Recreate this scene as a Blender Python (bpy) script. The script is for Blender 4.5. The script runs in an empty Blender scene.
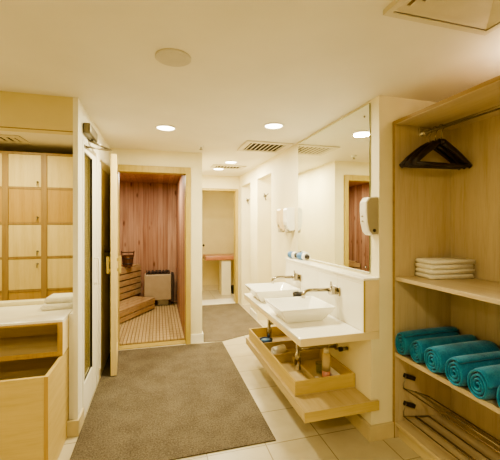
import bpy, bmesh, math, random
from mathutils import Vector, Matrix
random.seed(7)
scene = bpy.context.scene
COL = scene.collection
PI = math.pi

# ------------------------------------------------------------------ materials
def lin(c):
    return tuple(((v / 255.0) / 12.92 if v / 255.0 <= 0.04045 else ((v / 255.0 + 0.055) / 1.055) ** 2.4) for v in c) + (1.0,)

def new_mat(name, col, rough=0.5, metal=0.0, spec=0.5):
    m = bpy.data.materials.new(name); m.use_nodes = True
    nt = m.node_tree; b = nt.nodes['Principled BSDF']
    b.inputs['Base Color'].default_value = lin(col)
    b.inputs['Roughness'].default_value = rough
    b.inputs['Metallic'].default_value = metal
    b.inputs['Specular IOR Level'].default_value = spec
    return m, nt, b

def coords(nt, scale=(1, 1, 1), loc=(0, 0, 0), world=False):
    if world:
        g = nt.nodes.new('ShaderNodeNewGeometry'); src = g.outputs['Position']
    else:
        t = nt.nodes.new('ShaderNodeTexCoord'); src = t.outputs['Object']
    mp = nt.nodes.new('ShaderNodeMapping')
    mp.inputs['Scale'].default_value = scale; mp.inputs['Location'].default_value = loc
    nt.links.new(src, mp.inputs['Vector'])
    return mp.outputs['Vector']

def noise(nt, vec, scale, detail=4, rough=0.55):
    n = nt.nodes.new('ShaderNodeTexNoise')
    n.inputs['Scale'].default_value = scale; n.inputs['Detail'].default_value = detail
    n.inputs['Roughness'].default_value = rough
    nt.links.new(vec, n.inputs['Vector'])
    return n.outputs['Fac']

def ramp(nt, fac, stops):
    r = nt.nodes.new('ShaderNodeValToRGB')
    els = r.color_ramp.elements
    while len(els) < len(stops): els.new(0.5)
    for e, (p, c) in zip(els, stops):
        e.position = p; e.color = lin(c)
    nt.links.new(fac, r.inputs['Fac'])
    return r.outputs['Color']

def bump(nt, b, h, strength=0.2, dist=0.005):
    bp = nt.nodes.new('ShaderNodeBump')
    bp.inputs['Strength'].default_value = strength; bp.inputs['Distance'].default_value = dist
    nt.links.new(h, bp.inputs['Height']); nt.links.new(bp.outputs['Normal'], b.inputs['Normal'])

def math_n(nt, op, a, b=None):
    n = nt.nodes.new('ShaderNodeMath'); n.operation = op
    for i, v in enumerate((a, b)):
        if v is None: continue
        if isinstance(v, (int, float)): n.inputs[i].default_value = v
        else: nt.links.new(v, n.inputs[i])
    return n.outputs[0]

def mix(nt, fac, a, b, mode='MIX'):
    n = nt.nodes.new('ShaderNodeMix'); n.data_type = 'RGBA'; n.blend_type = mode
    if isinstance(fac, (int, float)): n.inputs['Factor'].default_value = fac
    else: nt.links.new(fac, n.inputs['Factor'])
    for k, v in ((6, a), (7, b)):
        if isinstance(v, tuple): n.inputs[k].default_value = v
        else: nt.links.new(v, n.inputs[k])
    return n.outputs[2]

def m_paint(name, c, var=5, rough=0.6):
    m, nt, b = new_mat(name, c, rough, spec=0.3)
    f = noise(nt, coords(nt, world=True), 2.2, 3)
    nt.links.new(ramp(nt, f, [(0.3, tuple(v - var for v in c)), (0.7, tuple(min(255, v + var) for v in c))]), b.inputs['Base Color'])
    bump(nt, b, noise(nt, coords(nt, world=True), 160, 3), 0.03, 0.002)
    return m

def m_plain(name, c, rough=0.4, metal=0.0, var=4, spec=0.5):
    m, nt, b = new_mat(name, c, rough, metal, spec)
    f = noise(nt, coords(nt), 9, 3)
    nt.links.new(ramp(nt, f, [(0.3, tuple(max(0, v - var) for v in c)), (0.7, tuple(min(255, v + var) for v in c))]), b.inputs['Base Color'])
    return m

def m_wood(name, c1, c2, axis='Z', rough=0.45, fine=26):
    m, nt, b = new_mat(name, c1, rough, spec=0.35)
    s = {'X': (0.55, 9, 9), 'Y': (9, 0.55, 9), 'Z': (9, 9, 0.55)}[axis]
    v = coords(nt, s)
    f = noise(nt, v, 2.2, 5, 0.6)
    g = noise(nt, v, fine * 0.6, 3, 0.6)
    k = math_n(nt, 'ADD', math_n(nt, 'MULTIPLY', f, 0.65), math_n(nt, 'MULTIPLY', g, 0.35))
    nt.links.new(ramp(nt, k, [(0.32, c2), (0.5, c1), (0.68, tuple(min(255, v + 8) for v in c1))]), b.inputs['Base Color'])
    bump(nt, b, g, 0.04, 0.002)
    return m

def m_pine(name, axis, width, base, dark, groove=(70, 35, 15), gw=0.035):
    """knotty pine boards running up; axis = horizontal coordinate that counts the boards"""
    m, nt, b = new_mat(name, base, 0.55, spec=0.25)
    g = nt.nodes.new('ShaderNodeNewGeometry'); sp = nt.nodes.new('ShaderNodeSeparateXYZ')
    nt.links.new(g.outputs['Position'], sp.inputs[0])
    u = math_n(nt, 'DIVIDE', sp.outputs[axis], width)
    idx = math_n(nt, 'FLOOR', u); fr = math_n(nt, 'FRACT', u)
    wn = nt.nodes.new('ShaderNodeTexWhiteNoise'); wn.noise_dimensions = '1D'
    nt.links.new(idx, wn.inputs['W'])
    sc = {'X': (14, 14, 0.9), 'Y': (14, 14, 0.9)}[axis]
    v = coords(nt, sc, world=True)
    va = nt.nodes.new('ShaderNodeVectorMath'); va.operation = 'ADD'
    cb = nt.nodes.new('ShaderNodeCombineXYZ'); nt.links.new(math_n(nt, 'MULTIPLY', wn.outputs['Value'], 40.0), cb.inputs[2])
    nt.links.new(v, va.inputs[0]); nt.links.new(cb.outputs[0], va.inputs[1])
    f = noise(nt, va.outputs[0], 1.6, 5)
    c = ramp(nt, f, [(0.3, dark), (0.52, base), (0.72, tuple(min(255, x + 16) for x in base))])
    tone = ramp(nt, wn.outputs['Value'], [(0.0, (215, 200, 190)), (1.0, (255, 255, 255))])
    c = mix(nt, 1.0, c, tone, 'MULTIPLY')
    kv = coords(nt, (7, 7, 2.6), world=True)
    vo = nt.nodes.new('ShaderNodeTexVoronoi'); vo.inputs['Scale'].default_value = 1.0
    nt.links.new(kv, vo.inputs['Vector'])
    kn = ramp(nt, vo.outputs['Distance'], [(0.06, (255, 255, 255)), (0.17, (0, 0, 0))])
    c = mix(nt, math_n(nt, 'MULTIPLY', kn, 0.75), c, lin((105, 55, 28)))
    gr = math_n(nt, 'ADD', math_n(nt, 'LESS_THAN', fr, gw), 0.0)
    c = mix(nt, math_n(nt, 'MULTIPLY', gr, 0.7), c, lin(groove))
    nt.links.new(c, b.inputs['Base Color'])
    bump(nt, b, math_n(nt, 'SUBTRACT', 1.0, gr), 0.08, 0.002)
    return m

def m_tiles(name, c1, c2, grout, size, off=(0, 0), plane='XY', mort=0.006, rough=0.35):
    m, nt, b = new_mat(name, c1, rough, spec=0.4)
    g = nt.nodes.new('ShaderNodeNewGeometry'); sp = nt.nodes.new('ShaderNodeSeparateXYZ')
    nt.links.new(g.outputs['Position'], sp.inputs[0])
    us = []
    ids = []
    for ax, o, s in zip(plane, off, size):
        u = math_n(nt, 'DIVIDE', math_n(nt, 'SUBTRACT', sp.outputs[ax], o), s)
        fr = math_n(nt, 'FRACT', math_n(nt, 'ADD', u, 100.0))
        a = math_n(nt, 'LESS_THAN', fr, mort / s)
        us.append(a); ids.append(math_n(nt, 'FLOOR', u))
    gr = math_n(nt, 'MAXIMUM', us[0], us[1])
    cb = nt.nodes.new('ShaderNodeCombineXYZ'); nt.links.new(ids[0], cb.inputs[0]); nt.links.new(ids[1], cb.inputs[1])
    wn = nt.nodes.new('ShaderNodeTexWhiteNoise'); wn.noise_dimensions = '3D'; nt.links.new(cb.outputs[0], wn.inputs['Vector'])
    f = noise(nt, coords(nt, world=True), 7, 5)
    k = math_n(nt, 'ADD', math_n(nt, 'MULTIPLY', f, 0.7), math_n(nt, 'MULTIPLY', wn.outputs['Value'], 0.3))
    c = ramp(nt, k, [(0.3, c2), (0.7, c1)])
    c = mix(nt, gr, c, lin(grout))
    nt.links.new(c, b.inputs['Base Color'])
    bump(nt, b, math_n(nt, 'SUBTRACT', 1.0, gr), 0.3, 0.002)
    return m

def m_carpet(name, c1, c2):
    m, nt, b = new_mat(name, c1, 0.95, spec=0.05)
    v = coords(nt, world=True)
    f = noise(nt, v, 95, 4, 0.7); g = noise(nt, v, 5, 3)
    k = math_n(nt, 'ADD', math_n(nt, 'MULTIPLY', f, 0.75), math_n(nt, 'MULTIPLY', g, 0.25))
    nt.links.new(ramp(nt, k, [(0.36, c2), (0.62, c1)]), b.inputs['Base Color'])
    bump(nt, b, f, 0.6, 0.006)
    return m

def m_terry(name, c1, c2):
    m, nt, b = new_mat(name, c1, 0.95, spec=0.08)
    v = coords(nt)
    f = noise(nt, v, 150, 3, 0.7); g = noise(nt, v, 14, 3)
    k = math_n(nt, 'ADD', math_n(nt, 'MULTIPLY', f, 0.5), math_n(nt, 'MULTIPLY', g, 0.5))
    nt.links.new(ramp(nt, k, [(0.36, c2), (0.64, c1)]), b.inputs['Base Color'])
    bump(nt, b, f, 0.7, 0.004)
    try: b.inputs['Sheen Weight'].default_value = 0.25
    except KeyError: pass
    return m

def m_emit(name, c, s):
    m, nt, b = new_mat(name, c, 0.4)
    b.inputs['Emission Color'].default_value = lin(c); b.inputs['Emission Strength'].default_value = s
    return m

def m_glass(name, c=(235, 245, 235), rough=0.02):
    m = bpy.data.materials.new(name); m.use_nodes = True
    nt = m.node_tree
    for n in list(nt.nodes): nt.nodes.remove(n)
    o = nt.nodes.new('ShaderNodeOutputMaterial')
    t = nt.nodes.new('ShaderNodeBsdfTransparent'); t.inputs[0].default_value = lin(c)
    g = nt.nodes.new('ShaderNodeBsdfGlossy'); g.inputs['Roughness'].default_value = rough
    fr = nt.nodes.new('ShaderNodeLayerWeight'); fr.inputs[0].default_value = 0.15
    mx = nt.nodes.new('ShaderNodeMixShader')
    nt.links.new(math_n(nt, 'MULTIPLY', fr.outputs['Facing'], 0.25), mx.inputs[0]); nt.links.new(t.outputs[0], mx.inputs[1]); nt.links.new(g.outputs[0], mx.inputs[2])
    nt.links.new(mx.outputs[0], o.inputs[0])
    return m

M = {}
M['wall'] = m_paint('cream_wall_paint', (234, 225, 192))
M['wall_yellow'] = m_paint('yellow_cream_wall_paint', (220, 205, 156))  # cream paint deepened to carry the warm, dim room light
M['ceiling'] = m_paint('ceiling_paint', (234, 227, 212), 3)
M['white_paint'] = m_paint('white_satin_paint', (240, 236, 222), 3, 0.4)
M['floor'] = m_tiles('floor_tiles', (226, 214, 180), (210, 196, 160), (168, 150, 112), (0.375, 0.4), (0.325, 2.125), 'XY', 0.007, 0.35)
M['floor'] = m_tiles('floor_tiles_laid', (204, 194, 166), (188, 176, 146), (140, 126, 98), (0.4, 0.375), (0.302, 2.125), 'XY', 0.007, 0.33)
M['base_tile'] = m_plain('skirting_tile', (206, 190, 150), 0.35)
M['wall_tile'] = m_tiles('white_wall_tiles', (246, 243, 232), (240, 236, 222), (226, 218, 196), (0.33, 0.33), (2.0, 0.75), 'YZ', 0.004, 0.16)
M['carpet'] = m_carpet('brown_carpet', (122, 111, 93), (80, 71, 58))
M['carpet2'] = m_carpet('brown_hall_carpet', (130, 119, 101), (96, 86, 71))
MAPLE1, MAPLE2 = (194, 174, 130), (180, 157, 110)
M['maple_z'] = m_wood('maple_veneer_upright', MAPLE1, MAPLE2, 'Z')
M['maple_y'] = m_wood('maple_veneer_lengthwise', MAPLE1, MAPLE2, 'Y')
M['maple_x'] = m_wood('maple_veneer_crosswise', MAPLE1, MAPLE2, 'X')
M['pale_x'] = m_wood('pale_maple_crosswise', (202, 178, 116), (190, 164, 98), 'X')
M['pale_y'] = m_wood('pale_maple_lengthwise', (202, 178, 116), (190, 164, 98), 'Y')
W1, W2 = (196, 179, 146), (184, 163, 126)
M['ward_z'] = m_wood('wardrobe_veneer_upright', W1, W2, 'Z')
M['ward_y'] = m_wood('wardrobe_veneer_lengthwise', W1, W2, 'Y')
M['edge'] = m_wood('maple_edge_band', (158, 132, 86), (140, 114, 70), 'Y')
M['locker_light'] = m_wood('pale_locker_veneer', (222, 201, 138), (210, 186, 120), 'Z')
M['locker_dark'] = m_wood('tan_locker_veneer', (186, 152, 88), (170, 134, 70), 'Z')
M['locker_frame'] = m_wood('locker_frame_wood', (160, 132, 84), (142, 112, 66), 'Z')
M['counter_white'] = m_plain('white_counter', (250, 246, 234), 0.18, var=2)
M['counter_edge'] = m_plain('cream_counter_edge', (236, 218, 172), 0.35)
M['ceramic'] = m_plain('white_ceramic', (250, 248, 240), 0.08, var=1)
M['chrome'] = m_plain('chrome', (176, 168, 150), 0.14, 1.0)
M['steel'] = m_plain('brushed_steel', (150, 142, 124), 0.3, 1.0)
M['bright'] = m_plain('bright_chrome', (226, 222, 212), 0.2, 1.0)
M['vent_cream'] = m_plain('vent_cream_enamel', (214, 204, 180), 0.5)
M['rack_wire'] = m_plain('dull_rack_wire', (120, 100, 70), 0.4, 0.6)
M['duct_tan'] = m_plain('duct_tan', (165, 142, 100), 0.8)
M['closer'] = m_plain('closer_metal', (120, 112, 90), 0.4, 0.7)
M['mirror'] = m_plain('mirror_silver', (238, 240, 230), 0.01, 1.0, var=1)
M['mirror_edge'] = m_plain('mirror_edge_glass', (120, 130, 100), 0.2)
M['white_plastic'] = m_plain('white_plastic', (242, 238, 228), 0.28)
M['grey_plastic'] = m_plain('grey_plastic', (176, 166, 140), 0.35)
M['beige_plastic'] = m_plain('beige_plastic', (226, 206, 164), 0.35)
M['dark'] = m_plain('dark_plastic', (38, 32, 26), 0.4)
M['grille_dark'] = m_plain('vent_dark', (40, 32, 22), 0.8)
M['grille_grey'] = m_plain('speaker_grille', (206, 198, 182), 0.6)
M['frame_wood'] = m_wood('pale_door_frame_wood', (182, 161, 92), (164, 142, 74), 'Z')
M['leaf_wood'] = m_wood('sauna_door_wood', (222, 202, 146), (206, 182, 124), 'Z')
M['pine_back'] = m_pine('pine_boards_back', 'X', 0.088, (196, 160, 132), (172, 130, 102))
M['pine_side'] = m_pine('pine_boards_side', 'Y', 0.088, (196, 160, 132), (172, 130, 102))
M['bench_wood'] = m_wood('bench_slat_wood', (178, 148, 106), (154, 122, 82), 'Y')
M['deck_wood'] = m_wood('duckboard_wood', (192, 168, 122), (164, 138, 94), 'Y')
M['under'] = m_plain('duckboard_gap', (128, 104, 70), 0.9)
M['heater'] = m_plain('heater_enamel', (178, 160, 128), 0.45)
M['heater_dark'] = m_plain('heater_dark_metal', (66, 54, 42), 0.5, 0.2)
M['stone'] = m_plain('sauna_stone', (62, 48, 40), 0.9, var=14)
M['bucket_wood'] = m_wood('dark_bucket_wood', (96, 62, 36), (66, 40, 22), 'Z')
M['hanger'] = m_plain('dark_hanger_wood', (36, 20, 14), 0.3)
M['teal'] = m_terry('teal_terry', (46, 138, 170), (14, 98, 130))
M['terry_white'] = m_terry('white_terry', (248, 244, 232), (232, 226, 208))
M['blue'] = m_plain('blue_plastic', (40, 66, 104), 0.35)
M['pale_blue'] = m_plain('pale_blue_plastic', (86, 126, 172), 0.35)
M['pink'] = m_plain('pink_liquid', (216, 150, 130), 0.25)
M['cream_plastic'] = m_plain('translucent_cream_plastic', (228, 208, 166), 0.25)
M['pink_top'] = m_plain('pink_brown_laminate', (176, 120, 92), 0.3)
M['clear'] = m_glass('clear_glass', (236, 240, 230))
M['door_glass'] = m_glass('door_glass', (226, 224, 206))
M['lamp'] = m_emit('lamp_glow', (255, 240, 208), 9.0)
M['lamp_far'] = m_emit('lamp_glow_hall', (255, 246, 226), 12.0)

# ------------------------------------------------------------------ mesh builder
class MB:
    def __init__(s): s.v = []; s.f = []; s.mi = []; s.sm = []
    def add(s, vs, fs, mi=0, smooth=False):
        b = len(s.v); s.v += [tuple(v) for v in vs]
        for f in fs:
            s.f.append(tuple(i + b for i in f)); s.mi.append(mi); s.sm.append(smooth)
        return s
    def box(s, x0, x1, y0, y1, z0, z1, mi=0):
        vs = [(x, y, z) for x in (x0, x1) for y in (y0, y1) for z in (z0, z1)]
        return s.add(vs, [(0, 1, 3, 2), (4, 6, 7, 5), (0, 4, 5, 1), (2, 3, 7, 6), (0, 2, 6, 4), (1, 5, 7, 3)], mi)
    def obox(s, c, ax, ay, az, hx, hy, hz, mi=0):
        c, ax, ay, az = Vector(c), Vector(ax), Vector(ay), Vector(az)
        vs = [c + ax * (i * hx) + ay * (j * hy) + az * (k * hz) for i in (-1, 1) for j in (-1, 1) for k in (-1, 1)]
        return s.add(vs, [(0, 1, 3, 2), (4, 6, 7, 5), (0, 4, 5, 1), (2, 3, 7, 6), (0, 2, 6, 4), (1, 5, 7, 3)], mi)
    def tube(s, pts, r, n=12, mi=0, cap=True, flat=None):
        """tube along a polyline; r number or list; flat=(a,b) squashes the section"""
        pts = [Vector(p) for p in pts]; k = len(pts)
        rs = r if isinstance(r, (list, tuple)) else [r] * k
        up = None; vs = []; fs = []
        for i, p in enumerate(pts):
            if i == 0: d = pts[1] - p
            elif i == k - 1: d = p - pts[-2]
            else: d = (pts[i + 1] - p).normalized() + (p - pts[i - 1]).normalized()
            d.normalize()
            if up is None:
                up = Vector((0, 0, 1)) if abs(d.z) < 0.9 else Vector((1, 0, 0))
            a = d.cross(up)
            if a.length < 1e-4: a = d.cross(Vector((0, 1, 0)))
            a.normalize(); b = a.cross(d).normalized(); up = b
            fa, fb = flat or (1, 1)
            for j in range(n):
                t = 2 * PI * j / n
                vs.append(p + a * (math.cos(t) * rs[i] * fa) + b * (math.sin(t) * rs[i] * fb))
        for i in range(k - 1):
            for j in range(n):
                j2 = (j + 1) % n
                fs.append((i * n + j, i * n + j2, (i + 1) * n + j2, (i + 1) * n + j))
        s.add(vs, fs, mi, True)
        if cap:
            s.add(vs[:n], [tuple(range(n))][::1], mi); s.add(vs[-n:], [tuple(range(n - 1, -1, -1))], mi)
        return s
    def lathe(s, prof, c=(0, 0, 0), n=32, mi=0, axis='Z', smooth=True):
        vs = []; fs = []
        for (r, h) in prof:
            for j in range(n):
                t = 2 * PI * j / n; a, b = r * math.cos(t), r * math.sin(t)
                p = {'Z': (a, b, h), 'X': (h, a, b), 'Y': (a, h, b)}[axis]
                vs.append((p[0] + c[0], p[1] + c[1], p[2] + c[2]))
        for i in range(len(prof) - 1):
            for j in range(n):
                j2 = (j + 1) % n
                fs.append((i * n + j, i * n + j2, (i + 1) * n + j2, (i + 1) * n + j))
        s.add(vs, fs, mi, smooth)
        for i, rev in ((0, True), (len(prof) - 1, False)):
            if prof[i][0] > 1e-4:
                loop = list(range(i * n, i * n + n))
                s.add([vs[q] for q in loop], [tuple(range(n))], mi)
        return s
    def prism(s, poly, z0, z1, mi=0):
        n = len(poly)
        vs = [(x, y, z0) for x, y in poly] + [(x, y, z1) for x, y in poly]
        fs = [tuple(range(n - 1, -1, -1)), tuple(range(n, 2 * n))] + [(i, (i + 1) % n, n + (i + 1) % n, n + i) for i in range(n)]
        return s.add(vs, fs, mi)
    def build(s, name, mats, parent=None, loc=(0, 0, 0), bevel=0.0, seg=2, weld=True):
        me = bpy.data.meshes.new(name)
        me.from_pydata(s.v, [], s.f)
        if not isinstance(mats, (list, tuple)): mats = [mats]
        for m in mats: me.materials.append(m)
        for p, mi, sm in zip(me.polygons, s.mi, s.sm):
            p.material_index = mi; p.use_smooth = sm
        bm = bmesh.new(); bm.from_mesh(me)
        if weld: bmesh.ops.remove_doubles(bm, verts=bm.verts, dist=1e-6)
        bmesh.ops.recalc_face_normals(bm, faces=bm.faces)
        bm.to_mesh(me); bm.free(); me.update()
        o = bpy.data.objects.new(name, me); COL.objects.link(o)
        o.location = loc
        if parent: o.parent = parent
        if bevel > 0:
            md = o.modifiers.new('soft', 'BEVEL'); md.width = bevel; md.segments = seg
            md.limit_method = 'ANGLE'; md.angle_limit = math.radians(40)
        return o

def tag(o, label, cat, group=None, kind=None):
    o['label'] = label; o['category'] = cat
    if group: o['group'] = group
    if kind: o['kind'] = kind
    return o

def thing(name, label, cat, loc, rz=0.0, group=None):
    o = bpy.data.objects.new(name, None); COL.objects.link(o)
    o.empty_display_size = 0.05
    o.location = loc; o.rotation_euler = (0, 0, rz)
    return tag(o, label, cat, group)

def dup(root, loc, rz=0.0, label=None):
    r = root.copy(); COL.objects.link(r); r.location = loc; r.rotation_euler = (0, 0, rz)
    if label: r['label'] = label
    for ch in list(root.children):
        c = ch.copy(); COL.objects.link(c); c.parent = r
        for g in list(ch.children):
            d = g.copy(); COL.objects.link(d); d.parent = c
    return r

def struct(name, mb, mat, label, cat, bevel=0.0):
    o = mb.build(name, mat, bevel=bevel)
    return tag(o, label, cat, kind='structure')

H = 2.4
# ------------------------------------------------------------------ the setting
struct('floor', MB().box(-2.6, 2.7, -1.6, 8.0, -0.1, 0.0), M['floor'], 'beige square tiled floor of the washroom and hall', 'floor')
struct('ceiling', MB().box(-2.6, 2.7, -1.6, 8.0, H, H + 0.1), M['ceiling'], 'plain cream ceiling with downlights and grilles', 'ceiling')
struct('wall_back', MB().box(-2.6, 2.7, -1.7, -1.6, 0, H), M['wall'], 'cream wall behind the viewer', 'wall')
struct('wall_left', MB().box(-2.7, -2.6, -1.7, 8.0, 0, H), M['wall_yellow'], 'cream wall at the far left of the locker area', 'wall')
# right hand: block carrying the mirror, and the wall behind the wardrobe
struct('wall_right', MB().box(1.49, 2.7, 1.98, 4.26, 0, H), M['wall'], 'cream wall that carries the washroom mirror and pier', 'wall')
struct('wall_wardrobe', MB().box(2.115, 2.25, -1.6, 1.98, 0, H), M['wall'], 'cream wall behind the open wardrobe', 'wall')
struct('wall_vanity', MB().box(1.425, 1.49, 1.981, 3.44, 0, 0.697), M['wall'], 'cream wall below the wash counter', 'wall')
# cubicle side of the hall
w = MB()
w.box(1.49, 1.60, 4.26, 4.92, 2.2, H).box(1.49, 2.6, 4.92, 5.32, 0, H).box(1.49, 1.60, 5.32, 5.93, 2.2, H).box(1.49, 2.6, 5.93, 6.1, 0, H)
w.box(2.5, 2.6, 4.26, 6.1, 0, H)
struct('wall_cubicles', w, M['wall'], 'cream hall wall with two tall cubicle openings', 'wall')
# far end of the hall with its doorway
w = MB().box(0.54, 0.60, 6.1, 6.2, 0, H).box(1.45, 2.6, 6.1, 6.2, 0, H).box(0.60, 1.45, 6.1, 6.2, 2.155, H)
struct('wall_hall_end', w, M['wall'], 'cream wall above the doorway at the hall end', 'wall')
w = MB().box(0.44, 2.7, 7.45, 7.55, 0, H).box(0.44, 0.54, 6.501, 7.45, 0, H).box(2.2, 2.3, 6.2, 7.45, 0, H)
struct('wall_treatment_room', w, M['wall_yellow'], 'plain cream wall of the room beyond the hall', 'wall')
# wall with the sauna opening
w = MB().box(-0.85, -0.51, 4.2, 4.32, 0, H).box(-0.51, 0.395, 4.2, 4.32, 2.205, H).box(0.395, 0.54, 4.2, 4.32, 0, H)
w.box(0.42, 0.54, 4.32, 6.5, 0, H)
struct('wall_sauna_front', w, M['wall'], 'cream wall around the sauna doorway', 'wall')
struct('wall_locker_area', MB().box(-2.6, -0.85, 4.72, 4.82, 0, H), M['wall_yellow'], 'yellowish wall behind the lockers', 'wall')
# left partition with the glazed door and the opening over the dressing counter
w = MB().box(-0.583, -0.55, 2.6, 2.745, 0, H).box(-0.583, -0.55, 3.43, 4.2, 0, H).box(-0.583, -0.55, 2.745, 3.43, 2.15, H).box(-0.6135, -0.583, 2.62, 2.965, 0, 0.855)
struct('wall_partition', w, M['white_paint'], 'white partition wall left of the carpet with a glazed door', 'wall')
struct('wall_header', MB().box(-2.6, -0.583, 2.6, 2.72, 2.16, H), M['wall_yellow'], 'yellow cream beam above the opening to the lockers', 'wall')
struct('wall_counter_apron', MB().box(-2.6, -0.615, 2.97, 3.05, 0, 0.89), [M['wall']], 'low cream wall behind the dressing counter', 'wall')
struct('trim_1', MB().box(-2.6, -0.584, 2.601, 2.608, 2.154, 2.16), M['edge'], 'thin dark line under the beam', 'trim')
# sauna cabin lining
struct('wall_sauna_back', MB().box(-0.85, 0.42, 6.4, 6.5, 0, H), M['pine_back'], 'knotty pine back wall of the sauna', 'wall')
struct('wall_sauna_right', MB().box(0.335, 0.42, 4.321, 6.4, 0, 2.28), M['pine_side'], 'knotty pine right wall of the sauna', 'wall')
struct('wall_sauna_left', MB().box(-0.95, -0.82, 4.321, 6.5, 0, H), M['pine_side'], 'knotty pine left wall of the sauna', 'wall')
struct('ceiling_sauna', MB().box(-0.82, 0.335, 4.321, 6.4, 2.26, 2.30), M['pine_back'], 'low pine board ceiling inside the sauna', 'ceiling')
# sauna door frame
fr = MB().box(-0.51, -0.455, 4.17, 4.33, 0, 2.205).box(0.335, 0.395, 4.17, 4.33, 0, 2.205).box(-0.455, 0.335, 4.17, 4.33, 2.125, 2.205)
struct('trim_2', fr, M['frame_wood'], 'pale wooden frame around the sauna doorway', 'door frame', 0.004)
struct('trim_3', MB().box(-0.455, 0.335, 4.20, 4.32, 0.0, 0.012), M['frame_wood'], 'pale wooden threshold under the sauna doorway', 'threshold', 0.004)
# far doorway frame, threshold
fr = MB().box(1.41, 1.455, 6.06, 6.22, 0, 2.16).box(0.595, 0.64, 6.06, 6.22, 0, 2.16).box(0.64, 1.41, 6.06, 6.22, 2.12, 2.16)
struct('trim_4', fr, M['frame_wood'], 'pale wooden frame of the doorway at the hall end', 'door frame', 0.003)
struct('trim_5', MB().box(0.64, 1.41, 6.1, 6.45, 0.0, 0.015), M['counter_white'], 'white stone threshold at the hall end doorway', 'threshold', 0.003)
# baseboards
struct('baseboard_pier', MB().box(1.40, 1.60, 1.962, 1.98, 0, 0.105).box(1.40, 1.425, 1.981, 3.44, 0, 0.105), M['base_tile'], 'beige tile skirting around the pier foot', 'skirting', 0.002)
struct('baseboard_sauna', MB().box(0.396, 0.555, 4.185, 4.2, 0, 0.11).box(0.54, 0.555, 4.2, 6.06, 0, 0.11), M['white_paint'], 'pale skirting at the corner beside the sauna', 'skirting', 0.002)
struct('baseboard_left', MB().box(-0.625, -0.54, 2.575, 2.6, 0, 0.11).box(-0.55, -0.538, 2.6, 2.745, 0, 0.11).box(-0.55, -0.538, 3.44, 3.5, 0, 0.10), M['base_tile'], 'beige tile skirting at the foot of the white partition', 'skirting', 0.002)
struct('baseboard_treatment_room', MB().box(0.54, 2.2, 7.435, 7.45, 0, 0.12), M['base_tile'], 'beige skirting in the room beyond', 'skirting')
struct('baseboard_hall', MB().box(1.478, 1.49, 3.45, 4.26, 0, 0.10).box(1.478, 1.49, 4.92, 5.32, 0, 0.10), M['white_paint'], 'pale skirting on the right wall of the hall', 'skirting')

# ------------------------------------------------------------------ carpets
tag(MB().prism([(-0.54, 2.15), (0.787, 2.15), (0.787, 4.135), (-0.54, 4.165)], 0.0, 0.009).build('carpet_runner', M['carpet'], bevel=0.003),
    'large brown carpet runner in front of the wash counter', 'carpet')
tag(MB().prism([(0.56, 4.19), (0.80, 4.16), (1.22, 4.33), (1.46, 4.42), (1.46, 6.05), (0.56, 6.05)], 0.0, 0.008).build('hall_carpet', M['carpet2'], bevel=0.002),
    'lighter brown carpet in the hall towards the far doorway', 'carpet')

# ------------------------------------------------------------------ doors
# glazed door in the partition
t = thing('door_2', 'white framed glazed door in the white partition at left', 'door', (-0.58, 2.75, 0)); t['kind'] = 'structure'
f = MB().box(-0.002, 0.034, 0.0, 0.036, 0.012, 2.13).box(-0.002, 0.034, 0.36, 0.475, 0.012, 2.13)
f.box(-0.002, 0.034, 0.036, 0.36, 2.06, 2.13).box(-0.002, 0.034, 0.036, 0.36, 0.012, 0.27)
f.build('frame', M['white_paint'], t, bevel=0.004)
g = MB().box(0.018, 0.027, 0.036, 0.046, 0.27, 2.06).box(0.018, 0.0345, 0.350, 0.3605, 0.27, 2.06).box(0.018, 0.027, 0.046, 0.35, 2.05, 2.06).box(0.018, 0.027, 0.046, 0.35, 0.27, 0.28)
g.build('gasket', M['dark'], t)
MB().box(0.008, 0.014, 0.03, 0.365, 0.265, 2.065).build('pane', M['door_glass'], t)
MB().box(-0.002, 0.032, 0.482, 0.56, 0.0, 2.145).box(-0.002, 0.036, 0.566, 0.68, 0.0, 2.145).box(-0.002, 0.032, 0.0, 0.482, 2.133, 2.147).build('jamb', M['white_paint'], t, bevel=0.003)
MB().box(0.0, 0.026, 0.56, 0.566, 0.0, 2.14).build('jamb_seal', M['edge'], t)
h = MB().tube([(0.034, 0.43, 0.97), (0.07, 0.43, 0.97), (0.075, 0.43, 0.99), (0.075, 0.43, 1.18), (0.07, 0.43, 1.2), (0.034, 0.43, 1.2)], 0.009, 10)
h.build('handle', M['white_plastic'], t)
# plain closed door further along the partition
t = thing('door_3', 'plain cream closed door in the partition behind the open sauna door', 'door', (-0.55, 3.52, 0)); t['kind'] = 'structure'
MB().box(0.0, 0.006, 0.0, 0.62, 0.01, 2.06).build('leaf', M['wall_yellow'], t, bevel=0.002)
MB().box(0.0, 0.012, -0.04, 0.0, 0.0, 2.10).box(0.0, 0.012, 0.62, 0.66, 0.0, 2.10).box(0.0, 0.012, 0.0, 0.62, 2.06, 2.10).build('frame', M['white_paint'], t, bevel=0.002)
hh = MB().box(0.006, 0.012, 0.20, 0.24, 1.10, 1.28).tube([(0.012, 0.22, 1.21), (0.05, 0.22, 1.21), (0.055, 0.235, 1.21), (0.055, 0.33, 1.21)], 0.009, 10)
hh.build('lever_handle', M['steel'], t)
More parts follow.
